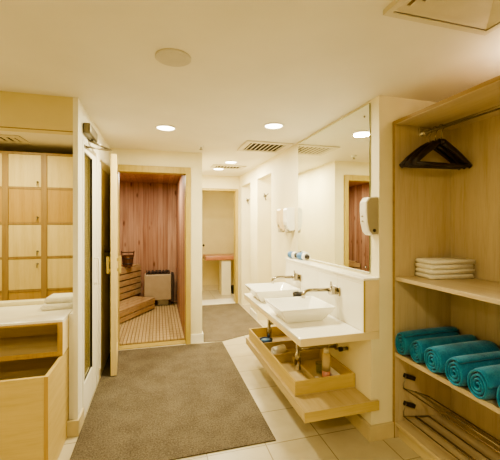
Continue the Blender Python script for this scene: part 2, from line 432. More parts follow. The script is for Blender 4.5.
# sauna door leaf, swung open
t = thing('door_1', 'pale wooden sauna door standing open with block handles', 'door', (-0.452, 4.165, 0), math.atan2(-0.70, 0.062)); t['kind'] = 'structure'
d = MB().box(0.0, 0.09, -0.055, 0.0, 0.015, 2.185).box(0.61, 0.70, -0.055, 0.0, 0.015, 2.185)
d.box(0.09, 0.61, -0.055, 0.0, 2.08, 2.185).box(0.09, 0.61, -0.055, 0.0, 0.015, 0.14)
d.build('leaf_frame', M['leaf_wood'], t, bevel=0.003)
p = MB()
for k in range(6):
    p.box(0.09 + k * 0.0867, 0.09 + (k + 1) * 0.0867 - 0.004, -0.044, -0.011, 0.14, 2.08)
p.build('board_panel', M['leaf_wood'], t, bevel=0.003)
for sgn in (0, 1):
    y0, y1 = (0.0, 0.014) if sgn else (-0.069, -0.055)
    hb = MB().box(0.63, 0.66, min(y0, y1), max(y0, y1), 1.03, 1.06).box(0.63, 0.66, min(y0, y1), max(y0, y1), 1.13, 1.16)
    a, b = (0.014, 0.04) if sgn else (-0.095, -0.069)
    hb.box(0.628, 0.662, a, b, 1.01, 1.18)
    hb.build('handle', M['frame_wood'], t, bevel=0.004)
# door closer above the glazed door
t = thing('door_closer', 'metal door closer with folded arm above the glazed door', 'door closer', (-0.55, 2.97, 2.188))
MB().box(0.0005, 0.055, -0.22, 0.10, 0.005, 0.085).lathe([(0.0, -0.02), (0.016, -0.02), (0.016, 0.005)], (0.028, 0.0, 0.0), 16).build('body', M['closer'], t, bevel=0.012, seg=3)
MB().tube([(0.028, 0.0, -0.012), (0.128, 0.30, -0.008)], 0.012, 8, flat=(1.3, 0.7)).build('arm', M['steel'], t)
MB().tube([(0.005, -0.16, -0.088), (0.128, 0.30, -0.012)], 0.012, 8, flat=(1.3, 0.7)).box(0.0005, 0.012, -0.19, -0.13, -0.101, -0.078).build('arm', M['steel'], t)

# ------------------------------------------------------------------ ceiling fittings
def downlight(x, y, mat, label, group):
    t = thing('downlight', label, 'ceiling light', (x, y, H), 0, group)
    MB().lathe([(0.082, -0.001), (0.096, -0.001), (0.096, -0.006), (0.086, -0.010), (0.080, -0.006), (0.078, 0.0)], n=36).build('trim_ring', M['white_plastic'], t)
    MB().lathe([(0.0, -0.006), (0.05, -0.0055), (0.081, -0.004)], n=36).build('lens', mat, t)
    return t
def area(x, y, z, size, power, col, rot=(0, 0, 0), shape='DISK', spread=PI, sy=None):
    l = bpy.data.lights.new('lamp', 'AREA'); l.shape = shape; l.size = size
    if sy: l.size_y = sy
    l.energy = power; l.color = col; l.spread = spread
    o = bpy.data.objects.new('lamp', l); COL.objects.link(o); o.location = (x, y, z); o.rotation_euler = rot
    return o
WARM = (1.0, 0.905, 0.58); MIDC = (1.0, 0.91, 0.62); HALL = (1.0, 0.93, 0.72)
DL = [(0.07, 3.18, 'lamp', 'round glowing downlight in the ceiling before the sauna doorway', MIDC, 22),
      (1.02, 2.85, 'lamp', 'round glowing downlight in the ceiling above the wash counter', MIDC, 20),
      (1.02, 4.69, 'lamp_far', 'round glowing hall downlight in front of the small slatted vent', HALL, 22),
      (0.95, 5.32, 'lamp_far', 'round glowing hall downlight closest to the far doorway', HALL, 17)]
for x, y, m, lab, c, pw in DL:
    downlight(x, y, M[m], lab, 'downlights in the ceiling')
    area(x, y, H - 0.02, 0.15, pw, c)
# unseen fill lamps added, no fixtures: behind the viewer, locker area, sauna, room beyond
for x, y, c, pw in ((0.2, -0.3, WARM, 22), (-1.5, 0.6, WARM, 14), (-1.55, 3.45, WARM, 16), (1.3, 6.6, WARM, 5), (2.05, 4.6, HALL, 5), (2.05, 5.62, HALL, 5)):
    area(x, y, H - 0.02, 0.25, pw, c)
area(-0.1, 5.2, 2.22, 0.3, 17, (1.0, 0.92, 0.74))
area(1.86, 0.95, 2.26, 0.12, 5, (1.0, 0.85, 0.68), (PI, 0, 0), 'RECTANGLE', PI, 0.5)  # unseen uplight added over the wardrobe for the glow on the ceiling

# round ceiling speaker
t = thing('ceiling_speaker', 'round grey speaker grille set in the ceiling', 'ceiling speaker', (0.08, 1.83, H))
MB().lathe([(0.083, 0.0), (0.096, -0.001), (0.096, -0.005), (0.088, -0.008), (0.082, -0.006)], n=40).build('rim', M['grille_grey'], t)
g = MB().lathe([(0.0, -0.007), (0.06, -0.0065), (0.083, -0.005)], n=40)
g.build('grille', M['grille_grey'], t)
# sprinkler head
t = thing('sprinkler', 'small white sprinkler head on the ceiling near the sauna wall corner', 'sprinkler', (0.478, 3.82, H))
MB().lathe([(0.0, -0.012), (0.03, -0.010), (0.038, 0.0)], n=20).build('rosette', M['white_plastic'], t)
MB().lathe([(0.0, -0.045), (0.02, -0.045), (0.02, -0.041), (0.006, -0.038), (0.006, -0.01)], n=14).build('deflector', M['steel'], t)

# slatted vents
def slat_vent(name, label, x0, x1, y0, y1, n, group, cov=0.2):
    cx, cy = (x0 + x1) / 2, (y0 + y1) / 2; hx, hy = (x1 - x0) / 2, (y1 - y0) / 2
    t = thing(name, label, 'ceiling vent', (cx, cy, H), 0, group)
    b = 0.06
    f = MB().box(-hx, hx, -hy, -hy + b, -0.014, -0.001).box(-hx, hx, hy - b, hy, -0.014, -0.001).box(-hx, -hx + b, -hy + b, hy - b, -0.014, -0.001).box(hx - b, hx, -hy + b, hy - b, -0.014, -0.001)
    f.build('frame', M['vent_cream'], t, bevel=0.003)
    MB().box(-hx + b, hx - b, -hy + b, hy - b, -0.0025, -0.001).build('duct', M['grille_dark'], t)  # thin dark plate painted as the shade between the slats
    s = MB(); w = 2 * (hx - b)
    for k in range(n):
        x = -hx + b + w * (k + 0.5) / n
        a = math.radians(20)
        s.obox((x, 0, -0.012), (math.cos(a), 0, math.sin(a)), (0, 1, 0), (-math.sin(a), 0, math.cos(a)), w / n * cov, hy - b, 0.0016)
    s.build('slats', M['vent_cream'], t)
    return t
slat_vent('ceiling_vent', 'large slatted ceiling vent beside the mirror above the wash counter', 0.92, 1.46, 3.42, 3.90, 8, 'ceiling vents')
slat_vent('ceiling_vent', 'small slatted ceiling vent over the hall', 0.80, 1.32, 4.93, 5.22, 8, 'ceiling vents')
slat_vent('ceiling_vent', 'slatted ceiling vent in front of the lockers', -2.1, -1.36, 3.86, 4.17, 9, 'ceiling vents')
# four way diffuser near the viewer
t = thing('ceiling_diffuser', 'square four way air diffuser in the ceiling above the wardrobe side', 'ceiling vent', (1.19, 0.91, H), 0, 'ceiling vents')
def ring(a, b, z0, z1, z2=None):
    m = MB(); z2 = z1 if z2 is None else z2
    o = [(-a, -a), (a, -a), (a, a), (-a, a)]; i = [(-b, -b), (b, -b), (b, b), (-b, b)]
    vs = [(x, y, z0) for x, y in o] + [(x, y, z1) for x, y in i] + [(x, y, z0 + 0.003) for x, y in o] + [(x, y, z1 + 0.003) for x, y in i]
    fs = []
    for k in range(4):
        n = (k + 1) % 4
        fs += [(k, n, 4 + n, 4 + k), (8 + k, 12 + k, 12 + n, 8 + n), (k, 8 + k, 8 + n, n), (4 + k, 4 + n, 12 + n, 12 + k)]
    return m.add(vs, fs)
ring(0.278, 0.25, -0.022, -0.022).build('frame', M['vent_cream'], t)
ring(0.278, 0.2775, -0.019, -0.001).build('frame_lip', M['vent_cream'], t)
MB().box(-0.26, 0.26, -0.26, 0.26, -0.003, -0.001).build('duct', M['duct_tan'], t)  # flat tan plate, its colour stands for the thin shadows between louvres
for a in (0.245, 0.207, 0.169, 0.131, 0.093):
    ring(a, a - 0.030, -0.018, -0.008).build('louvre', M['vent_cream'], t)
MB().box(-0.05, 0.05, -0.05, 0.05, -0.026, -0.022).build('centre_plate', M['vent_cream'], t)

# ------------------------------------------------------------------ wash counter
t = thing('wash_counter', 'white topped wall counter carrying two square basins', 'counter', (0.892, 1.981, 0.698))
L = 1.46
MB().box(0.0, 0.478, 0.0, L, 0.037, 0.053).build('worktop', M['counter_white'], t, bevel=0.003)
MB().box(0.003, 0.596, -0.003, 0.0, 0.0, 0.053).box(0.003, 0.597, 0.0, L, 0.0, 0.037).build('apron', M['counter_edge'], t, bevel=0.003)
t = thing('splashback_ledge', 'white tiled splashback ledge between the counter and the mirror', 'splashback', (1.37, 1.981, 0.752))
MB().box(0.0, 0.119, 0.003, 1.45, 0.0, 0.355).build('tiled_body', M['wall_tile'], t)
MB().box(-0.006, 0.119, -0.001, 1.456, 0.355, 0.372).build('ledge_top', M['counter_white'], t, bevel=0.004)
MB().box(-0.003, 0.008, -0.001, 0.006, 0.0, 0.355).build('corner_strip', M['frame_wood'], t)
MB().box(0.0081, 0.119, -0.0005, 0.0028, 0.0, 0.355).build('end_panel', M['counter_edge'], t)
# mirror
t = thing('wall_mirror', 'large frameless mirror on the wall above the basins', 'mirror', (1.49, 2.079, 1.140))
MB().box(-0.008, -0.0075, 0.002, 1.271, 0.002, 1.238).build('glass', M['mirror'], t)
MB().box(-0.0075, -0.0005, 0.0, 1.273, 0.0, 1.240).build('backing', M['mirror_edge'], t)
for y, z in ((0.06, 1.16), (0.04, 0.04), (1.21, 1.16), (1.21, 0.06)):
    MB().lathe([(0.0, -0.014), (0.006, -0.013), (0.009, -0.008)], (0, y, z), 12, axis='X').build('fixing_stud', M['steel'], t)

# basins
def basin(loc, label):
    t = thing('basin', label, 'basin', loc, 0, 'square vessel basins')
    hx, hy, bx, by, hz = 0.222, 0.205, 0.145, 0.13, 0.118
    def rect(a, b, z): return [(-a, -b, z), (a, -b, z), (a, b, z), (-a, b, z)]
    loops = [rect(bx, by, 0), rect(hx, hy, hz - 0.008), rect(hx, hy, hz), rect(hx - 0.012, hy - 0.012, hz), rect(bx + 0.0, by + 0.0, 0.022), rect(0.03, 0.03, 0.015)]
    vs = [v for l in loops for v in l]; fs = [(3, 2, 1, 0)]
    for i in range(len(loops) - 1):
        for k in range(4):
            n = (k + 1) % 4
            fs.append((i * 4 + k, i * 4 + n, i * 4 + 4 + n, i * 4 + 4 + k))
    e = (len(loops) - 1) * 4; fs.append((e, e + 1, e + 2, e + 3))
    MB().add(vs, fs).build('bowl', M['ceramic'], t, bevel=0.004)
    MB().lathe([(0.0, 0.021), (0.018, 0.021), (0.022, 0.018), (0.022, 0.0145)], n=20).build('drain', M['chrome'], t)
    return t
b1 = basin((1.085, 2.445, 0.752), 'square white vessel basin on the counter end by the pier')
dup(b1, (1.10, 3.15, 0.752), 0, 'square white vessel basin at the hall end of the counter')
# wall taps
def tap(loc, label):
    t = thing('wall_tap', label, 'tap', loc, 0, 'wall taps over the basins')
    MB().box(-0.014, -0.0005, -0.075, 0.075, -0.036, 0.036).build('wall_plate', M['chrome'], t, bevel=0.006, seg=3)
    MB().tube([(-0.012, 0.03, 0), (-0.22, 0.03, 0.002), (-0.248, 0.03, -0.004), (-0.264, 0.03, -0.02), (-0.268, 0.03, -0.055)], 0.0155, 14).build('spout', M['chrome'], t)
    MB().lathe([(0.0, -0.075), (0.026, -0.074), (0.029, -0.066), (0.029, -0.014)], (0, -0.03, 0), 20, axis='X').tube([(-0.055, -0.03, 0.024), (-0.06, -0.03, 0.075)], 0.006, 10).build('mixer_lever', M['chrome'], t)
    return t
p1 = tap((1.37, 2.36, 0.972), 'chrome wall tap over the basin by the pier')
dup(p1, (1.37, 3.085, 0.962), 0, 'chrome wall tap over the basin at the hall end')
# traps below
def trap(loc, label):
    t = thing('sink_trap', label, 'drain pipe', loc, 0, 'chrome traps under the counter')
    MB().lathe([(0.0, 0.0), (0.020, 0.004), (0.026, 0.012), (0.026, 0.12), (0.022, 0.13), (0.016, 0.135), (0.016, 0.375)], n=20).build('bottle_trap', M['chrome'], t)
    MB().tube([(0.02, 0, 0.17), (0.10, 0, 0.17), (0.338, -0.02, 0.17)], 0.015, 12).lathe([(0.03, 0.326), (0.03, 0.338)], (0, -0.02, 0.17), 18, axis='X').build('waste_pipe', M['chrome'], t)
    return t
q = trap((1.085, 2.46, 0.322), 'chrome drain trap under the basin by the pier')
dup(q, (1.085, 3.17, 0.322), 0, 'chrome drain trap under the basin at the hall end')
t = thing('wall_mounted_valve', 'small dark stop valve on the wall under the counter', 'valve', (1.424, 2.276, 0.53))
MB().lathe([(0.0, -0.05), (0.014, -0.05), (0.014, -0.001)], n=14, axis='X').build('body', M['steel'], t)
MB().lathe([(0.0, -0.075), (0.018, -0.072), (0.018, -0.05)], n=14, axis='X').build('knob', M['dark'], t)
# lower shelf
t = thing('wall_shelf', 'long pale wooden shelf under the wash counter', 'shelf', (0.916, 1.981, 0.208))
MB().box(0.0, 0.507, 0.0, 1.47, 0.0, 0.068).box(0.0, 0.562, -0.016, -0.0005, 0.0, 0.068).build('board', M['maple_y'], t, bevel=0.003)
MB().box(-0.002, 0.5625, -0.018, -0.0165, 0.001, 0.067).build('end_band', M['pale_x'], t)
# divided tray
t = thing('divided_tray', 'open wooden tray with compartments on the shelf under the counter', 'tray', (0.936, 2.165, 0.277))
W, D, hh_, th = 0.484, 1.235, 0.106, 0.014
MB().box(0, W, 0, D, 0, 0.008).build('bottom', M['maple_y'], t)
MB().box(0, th, 0, D, 0.008, hh_).build('side', M['pale_y'], t, bevel=0.002)
MB().box(W - th, W, 0, D, 0.008, hh_).build('side', M['pale_y'], t, bevel=0.002)
MB().box(th, W - th, 0, th, 0.008, hh_).build('end', M['pale_x'], t, bevel=0.002)
MB().box(th, W - th, D - th, D, 0.008, hh_).build('end', M['pale_x'], t, bevel=0.002)
for y in (0.54, 0.83):
    MB().box(th, W - th, y, y + 0.01, 0.008, hh_ - 0.02).build('divider', M['maple_x'], t)
MB().box(0.20, 0.21, th, 0.54, 0.008, hh_ - 0.045).build('divider', M['maple_y'], t)
TZ = 0.2855
# things in the tray
t = thing('blue_dish', 'small dark blue dish in the far compartment of the tray', 'dish', (1.03, 3.10, TZ))
MB().lathe([(0.0, 0.0), (0.035, 0.0), (0.04, 0.008), (0.06, 0.05), (0.068, 0.075), (0.064, 0.075), (0.054, 0.048), (0.034, 0.014), (0.0, 0.012)], n=24).build('dish_bowl', M['blue'], t)
MB().lathe([(0.0, 0.075), (0.03, 0.078), (0.05, 0.07)], n=20).build('content', M['pale_blue'], t)
t = thing('rolled_facecloth', 'white rolled facecloth in the middle of the tray', 'facecloth', (1.02, 2.86, TZ + 0.046), math.radians(20))
def spiral_roll(r0, r1, turns, length, thick, n=90, wob=0.0, seed=1):
    rnd = random.Random(seed); ph = rnd.random() * 6
    inner = []; outer = []
    for k in range(n + 1):
        a = turns * 2 * PI * k / n
        r = r0 + (r1 - r0) * k / n
        w_ = 1 + wob * math.sin(3 * a + ph) * (k / n)
        outer.append((r * w_ * math.cos(a), r * w_ * math.sin(a)))
        ri = max(0.002, r * w_ - thick)
        inner.append((ri * math.cos(a), ri * math.sin(a)))
    mb = MB(); vs = []; fs = []; NS = 10
    prof = outer + inner[::-1]; K = len(prof)
    for i in range(NS + 1):
        x = length * i / NS
        for j, (a, b) in enumerate(prof):
            puff = 1 + 0.02 * math.sin(5 * x / length + j * 0.05 + ph) - (0.05 if i in (0, NS) else 0)
            jit = 0.004 * math.sin(j * 0.35 + ph) if i in (0, NS) else 0
            vs.append((x + jit, a * puff, b * puff))
    for i in range(NS):
        for j in range(K):
            j2 = (j + 1) % K
            fs.append((i * K + j, i * K + j2, (i + 1) * K + j2, (i + 1) * K + j))
    for base in (0, NS * K):
        for j in range(n):
            fs.append((base + j, base + j + 1, base + K - 2 - j, base + K - 1 - j))
    mb.add(vs, fs, 0, True)
    return mb
spiral_roll(0.012, 0.043, 2.6, 0.13, 0.011, wob=0.03).build('cloth', M['terry_white'], t)
t = thing('pink_bottle', 'tall clear bottle with pink liquid in the tray', 'bottle', (1.285, 2.36, TZ))
MB().lathe([(0.0, 0.0), (0.030, 0.0), (0.033, 0.005), (0.033, 0.055), (0.0, 0.055)], n=22).build('liquid', M['pink'], t)
MB().lathe([(0.033, 0.056), (0.033, 0.17), (0.030, 0.185), (0.02, 0.195), (0.0, 0.195)], n=22).build('upper_body', M['cream_plastic'], t)
MB().lathe([(0.021, 0.196), (0.021, 0.225), (0.0, 0.227)], n=18).build('cap', M['white_plastic'], t)
t = thing('drinking_glass', 'small clear glass beside the pink bottle in the tray', 'glass', (1.27, 2.445, TZ))
MB().lathe([(0.0, 0.0), (0.026, 0.0), (0.032, 0.085), (0.029, 0.085), (0.023, 0.008), (0.0, 0.008)], n=22).build('tumbler', M['clear'], t)
def packet(x, y, rz, sx, sy, h, mat, label):
    o = MB().box(-sx, sx, -sy, sy, 0, h).build('paper_packet', mat, loc=(x, y, TZ), bevel=0.004)
    o.rotation_euler = (0, 0, rz); tag(o, label, 'packet', 'paper packets in the tray')
packet(1.046, 2.36, 0.05, 0.062, 0.12, 0.022, M['cream_plastic'], 'flat cream packet lying in the front compartment of the tray')
packet(1.355, 2.36, 0.0, 0.03, 0.11, 0.03, M['white_plastic'], 'narrow white packet behind the pink bottle in the tray')
packet(1.19, 2.30, 0.15, 0.028, 0.06, 0.018, M['terry_white'], 'small white packet in front of the pink bottle in the tray')
# things on the counter
t = thing('tumbler_cup', 'small dark round cup on the counter between the two basins', 'cup', (1.245, 2.80, 0.752))
MB().lathe([(0.0, 0.0), (0.036, 0.0), (0.042, 0.02), (0.052, 0.085), (0.056, 0.118), (0.05, 0.118), (0.045, 0.08), (0.036, 0.012), (0.0, 0.01)], n=26).build('cup_body', M['dark'], t)
MB().lathe([(0.0, 0.095), (0.044, 0.09)], n=20).build('content', M['grey_plastic'], t)
# blue bottles on the ledge
def lying_bottle(loc, rz, label):
    t = thing('lotion_bottle', label, 'bottle', loc, rz, 'blue bottles lying on the ledge')
    MB().lathe([(0.0, 0.0), (0.034, 0.004), (0.038, 0.02), (0.038, 0.0849)], n=24, axis='X').build('body', M['pale_blue'], t)
    MB().lathe([(0.0381, 0.085), (0.0381, 0.105), (0.032, 0.118)], n=24, axis='X').build('label_band', M['white_plastic'], t)
    MB().lathe([(0.026, 0.118), (0.026, 0.165), (0.0, 0.167)], n=20, axis='X').build('cap', M['dark'], t)
    return t
b = lying_bottle((1.405, 3.41, 1.163), math.radians(-75), 'blue bottle with white band and black cap at the end of the mirror ledge')
dup(b, (1.44, 3.245, 1.163), math.radians(-70), 'blue bottle with black cap lying against the mirror')
# dispensers
t = thing('hand_dryer', 'white wall dispenser with grey side and dark button beside the mirror on the pier', 'dispenser', (1.49, 2.026, 1.42))
prof = [(-0.002, 0.0), (-0.05, 0.0), (-0.075, 0.025), (-0.092, 0.09), (-0.098, 0.17), (-0.096, 0.235), (-0.07, 0.268), (-0.002, 0.275)]
def yprism(prof, y0, y1, mb=None):
    mb = mb or MB(); n = len(prof)
    vs = [(x, y0, z) for x, z in prof] + [(x, y1, z) for x, z in prof]
    return mb.add(vs, [tuple(range(n)), tuple(range(2 * n - 1, n - 1, -1))] + [(i, n + i, n + (i + 1) % n, (i + 1) % n) for i in range(n)])
yprism(prof, -0.036, 0.046).build('cover', M['white_plastic'], t, bevel=0.008, seg=3)
yprism([(x * 0.93 - 0.001, 0.008 + z * 0.94) for x, z in prof], -0.0395, -0.0355).build('side_panel', M['grey_plastic'], t, bevel=0.002)
MB().lathe([(0.0, -0.046), (0.011, -0.045), (0.012, -0.0395)], (-0.035, 0, 0.035), 16, axis='Y').build('button', M['dark'], t)
for z in (0.10, 0.135):
    MB().lathe([(0.0, -0.1045), (0.006, -0.1035), (0.007, -0.09)], (0, 0.01, z), 12, axis='X').build('window_dot', M['grey_plastic'], t)
def soap_disp(y, w_, label, mat):
    t = thing('wall_mounted_dispenser', label, 'dispenser', (1.49, y, 1.40), 0, 'wall dispensers at the hall end of the mirror')
    yprism([(-0.002, 0.03), (-0.06, 0.02), (-0.09, 0.05), (-0.105, 0.12), (-0.105, 0.26), (-0.09, 0.285), (-0.002, 0.285)], -w_, w_).build('cover', mat, t, bevel=0.008, seg=3)
    MB().box(-0.095, -0.03, -w_ * 0.6, w_ * 0.6, 0.0, 0.045).build('push_bar', M['grey_plastic'], t, bevel=0.008)
    MB().lathe([(0.0, -0.112), (0.014, -0.110), (0.016, -0.100)], (0, 0, 0.085), 16, axis='X').build('lock', M['grey_plastic'], t)
    return t
soap_disp(3.50, 0.055, 'white wall soap dispenser just past the end of the mirror', M['white_plastic'])
soap_disp(3.72, 0.06, 'beige wall soap dispenser closer to the cubicle opening', M['beige_plastic'])
# robe hooks in the cubicles
def hook(loc, label):
    t = thing('robe_hook', label, 'hook', loc, 0, 'robe hooks in the cubicles')
    MB().lathe([(0.0, -0.012), (0.022, -0.010), (0.026, -0.001)], n=18, axis='Y').build('rosette', M['steel'], t)
    m = MB()
    for sx in (-1, 1):
        m.tube([(0, -0.01, 0.01), (sx * 0.02, -0.05, 0.012), (sx * 0.035, -0.065, 0.035)], 0.007, 10)
    m.tube([(0, -0.01, -0.005), (0, -0.03, -0.06), (0, -0.055, -0.07), (0, -0.065, -0.05)], 0.007, 10)
    m.build('prongs', M['steel'], t)
    return t
k = hook((1.615, 4.92, 1.94), 'chrome robe hook on the wall inside the nearer cubicle opening')
dup(k, (1.605, 5.93, 1.94), 0, 'chrome robe hook on the wall inside the farther cubicle opening')

# ------------------------------------------------------------------ wardrobe
t = thing('wardrobe', 'open maple wardrobe with rail and shelves at the right wall', 'wardrobe', (1.60, 0.30, 0.0))
WD, WL = 0.505, 1.676
MB().box(0, WD, WL - 0.02, WL, 0.0, 2.222).build('side_panel', M['ward_z'], t, bevel=0.0015)
MB().box(0, WD, 0, 0.02, 0.0, 2.222).build('side_panel', M['ward_z'], t, bevel=0.0015)
MB().box(WD - 0.012, WD, 0.02, WL - 0.02, 0.0, 2.222).build('back_panel', M['ward_z'], t)
MB().box(0, WD - 0.012, 0.02, WL - 0.02, 2.196, 2.222).build('top_panel', M['ward_y'], t, bevel=0.0015)
for z0, z1 in ((1.104, 1.130), (0.570, 0.600), (0.085, 0.110)):
    MB().box(0.004, WD - 0.012, 0.02, WL - 0.02, z0, z1).build('shelf', M['ward_y'], t, bevel=0.003)
MB().box(0.03, 0.045, 0.02, WL - 0.02, 0.0, 0.085).build('plinth', M['base_tile'], t)
MB().box(-0.003, 0.0, WL - 0.02, WL, 0.0, 2.222).box(-0.003, 0.0, 0.0, WL - 0.02, 2.2, 2.222).build('edge_band', M['edge'], t)
r = MB().tube([(0.232, 0.022, 2.15), (0.232, WL - 0.022, 2.15)], 0.0125, 16).build('hanging_rail', M['bright'], t)
MB().box(0.197, 0.267, WL - 0.032, WL - 0.0205, 2.125, 2.185).lathe([(0.022, WL - 0.06), (0.022, WL - 0.032)], (0.232, 0, 2.15), 16, axis='Y').build('rail_bracket', M['bright'], r, bevel=0.003)
# wire shoe racks hooked to the side panels
def shoe_rack(z, label, chrome_key, dz=(-0.124, -0.17)):
    t = thing('shoe_rack', label, 'shoe rack', (1.66, 1.956, z), 0, 'wire shoe racks at the bottom of the wardrobe')
    for y in (-0.026, -1.61):
        c = MB().obox((0.05, y + 0.012, -0.02), (0.93, 0, -0.36), (0, 1, 0), (0.36, 0, 0.93), 0.046, 0.012, 0.014).build('clip', M['dark'], t, bevel=0.003)
    for y in (-0.03, -1.59):
        MB().tube([(0.01, y, 0.0), (-0.012, y, -0.05), (-0.012, y, -0.085), (0.09, y, dz[0]), (0.20, y, dz[1])], 0.004, 8).build('wire_hook', M['steel'], t)
    for x, zz, rr, mt in ((-0.012, -0.085, 0.004, 'rack_wire'), (0.09, dz[0], 0.0065, chrome_key), (0.20, dz[1], 0.004, 'rack_wire')):
        MB().tube([(x, -0.03, zz), (x, -1.59, zz)], rr, 10).build('rod', M[mt], t)
    return t
s = shoe_rack(0.44, 'upper chrome wire shoe rack under the shelf of rolled teal towels', 'bright')
shoe_rack(0.245, 'lower chrome wire shoe rack above the wardrobe floor', 'rack_wire', (-0.10, -0.115))
# hangers
def hanger(loc, rz, label):
    t = thing('clothes_hanger', label, 'hanger', loc, rz, 'dark wooden hangers on the wardrobe rail')
    pts = [(0.0, 0, -0.072)]
    a = []
    for sx in (-1, 1):
        MBa = []
        for u in (0, 0.25, 0.5, 0.75, 1.0):
            MBa.append((sx * (0.01 + 0.224 * u), -0.012 * u * u, -0.096 - 0.115 * u - 0.045 * u * u))
        a.append(MBa)
    m = MB()
    for q in a: m.tube(q, [0.022, 0.022, 0.021, 0.02, 0.018], 12, flat=(0.6, 1.0))
    m.lathe([(0.0, -0.078), (0.016, -0.082), (0.02, -0.097), (0.018, -0.115), (0.0, -0.12)], n=16)
    m.build('shoulder', M['hanger'], t)
    MB().tube([(-0.22, -0.010, -0.252), (0.22, -0.010, -0.252)], 0.012, 10).build('trouser_bar', M['hanger'], t)
    hk = [(0, 0, -0.085), (0, 0, -0.035), (0.006, 0, -0.026)]
    for k in range(9):
        an = math.radians(-60 + 30 * k)
        hk.append((0.0185 * math.cos(an) - 0.0, 0, 0.0005 + 0.0185 * math.sin(an)))
    MB().tube(hk, 0.0024, 8).build('hook', M['chrome'], t)
    return t
h1 = hanger((1.832, 1.885, 2.15), math.radians(-5), 'dark wooden clothes hanger closest to the wardrobe side panel')
dup(h1, (1.832, 1.838, 2.15), math.radians(-3), 'dark wooden clothes hanger in the middle of the three')
dup(h1, (1.832, 1.786, 2.15), math.radians(0), 'dark wooden clothes hanger farthest from the wardrobe side panel')
# folded white towels on the upper shelf
def folded(sx, sy, h, seed):
    rnd = random.Random(seed); mb = MB()
    # one cloth folded in two: a bent band, section in (x,z) with a round fold on -x
    sec = []
    n = 8; r = h / 2
    for k in range(n + 1):
        a = PI / 2 + PI * k / n
        sec.append((-sx + r + r * math.cos(a), r + r * math.sin(a)))
    sec += [(sx, 0.0), (sx + 0.002, h * 0.45), (sx - 0.005, h * 0.5), (sx + 0.001, h * 0.55), (sx, h)]
    K = len(sec); NS = 8; vs = []; fs = []
    for i in range(NS + 1):
        y = -sy + 2 * sy * i / NS
        e = 0.90 if i in (0, NS) else 1.0
        for (x, z) in sec:
            vs.append((x + rnd.uniform(-0.002, 0.002), y, r + (z - r) * e + rnd.uniform(-0.0005, 0.0005)))
    for i in range(NS):
        for j in range(K):
            j2 = (j + 1) % K
            fs.append((i * K + j, i * K + j2, (i + 1) * K + j2, (i + 1) * K + j))
    fs += [tuple(range(K)), tuple(range(NS * K + K - 1, NS * K - 1, -1))]
    return mb.add(vs, fs, 0, True)
ang = math.radians(-10)
labs = ['folded white towel at the bottom of the stack on the upper shelf', 'folded white towel second from the bottom of the stack',
        'folded white towel second from the top of the stack', 'folded white towel on top of the stack']
for k in range(4):
    o = folded(0.158 + 0.004 * (k % 2), 0.082, 0.031, 20 + k).build('folded_towel', M['terry_white'], loc=(1.905 + 0.003 * (k % 2), 1.842 - 0.004 * (k % 2), 1.1315 + k * 0.0325))
    o.rotation_euler = (0, 0, -0.12 + 0.03 * (k % 3 - 1))
    tag(o, labs[k], 'towel', 'folded white towels on the upper shelf')
# rolled teal towels
rolls = [(1.585, 1.887, 0.067, 0.090, 'rolled teal towel touching the wardrobe side panel'),
         (1.590, 1.757, 0.062, 0.086, 'rolled teal towel second from the wardrobe side panel'),
         (1.575, 1.614, 0.076, 0.093, 'rolled teal towel third from the wardrobe side panel'),
         (1.570, 1.455, 0.071, 0.088, 'rolled teal towel fourth from the wardrobe side panel'),
         (1.565, 1.312, 0.071, 0.090, 'rolled teal towel fifth from the wardrobe side panel'),
         (1.575, 1.168, 0.071, 0.088, 'rolled teal towel cut by the edge of the picture')]
for i, (x, y, ry, rz_, lab) in enumerate(rolls):
    mb = spiral_roll(0.016, 0.0915, 3.35 + 0.13 * (i % 3), 0.475, 0.0185, 120, 0.025, i)
    mb.v = [(vx, vy * ry / 0.0915, vz * rz_ / 0.0915) for vx, vy, vz in mb.v]
    an = random.uniform(0, 0)
    zmin = min(v[2] for v in mb.v)
    o = mb.build('rolled_towel', M['teal'], loc=(x, y, 0.6005 - zmin))
    md = o.modifiers.new('smooth', 'SUBSURF'); md.levels = 1; md.render_levels = 1
    tag(o, lab, 'towel', 'rolled teal towels on the lower shelf')

# ------------------------------------------------------------------ dressing counter and hamper at left
t = thing('dressing_counter', 'pale wooden dressing counter with an open shelf at the lower left', 'counter', (-0.615, 2.465, 0.62))
MB().box(-1.3, 0.0, 0.0, 0.504, 0.212, 0.241).build('top', M['counter_white'], t, bevel=0.003)
MB().box(-0.03, 0.0, 0.0, 0.504, 0.0, 0.212).build('side_panel', M['counter_edge'], t, bevel=0.002)
MB().box(-1.3, -0.03, 0.0, 0.504, 0.0, 0.03).build('bottom_board', M['maple_x'], t, bevel=0.002)
MB().box(-1.3, -0.03, 0.40, 0.415, 0.03, 0.212).build('back_panel', M['pale_x'], t)
MB().box(-1.3, 0.001, -0.003, -0.0002, 0.212, 0.225).box(-0.03, 0.001, -0.003, -0.0002, 0.0, 0.212).box(-1.3, -0.03, -0.003, -0.0002, 0.0, 0.03).build('edge_band', M['locker_dark'], t)
t = thing('laundry_bin', 'large open wooden laundry bin pulled out below the dressing counter', 'laundry bin', (-0.615, 2.16, 0.0))
MB().box(-1.1, -0.022, 0.0, 0.022, 0.012, 0.614).build('front_panel', M['pale_x'], t, bevel=0.002)
MB().box(-0.022, 0.0, 0.0, 0.62, 0.012, 0.614).build('side_panel', M['pale_y'], t, bevel=0.002)
MB().box(-1.1, -1.078, 0.022, 0.62, 0.012, 0.614).build('side_panel', M['pale_y'], t, bevel=0.002)
MB().box(-1.078, -0.022, 0.60, 0.62, 0.012, 0.614).build('back_panel', M['maple_x'], t)
MB().box(-1.1, 0.0, 0.0, 0.62, 0.0, 0.012).build('bottom_panel', M['maple_x'], t)
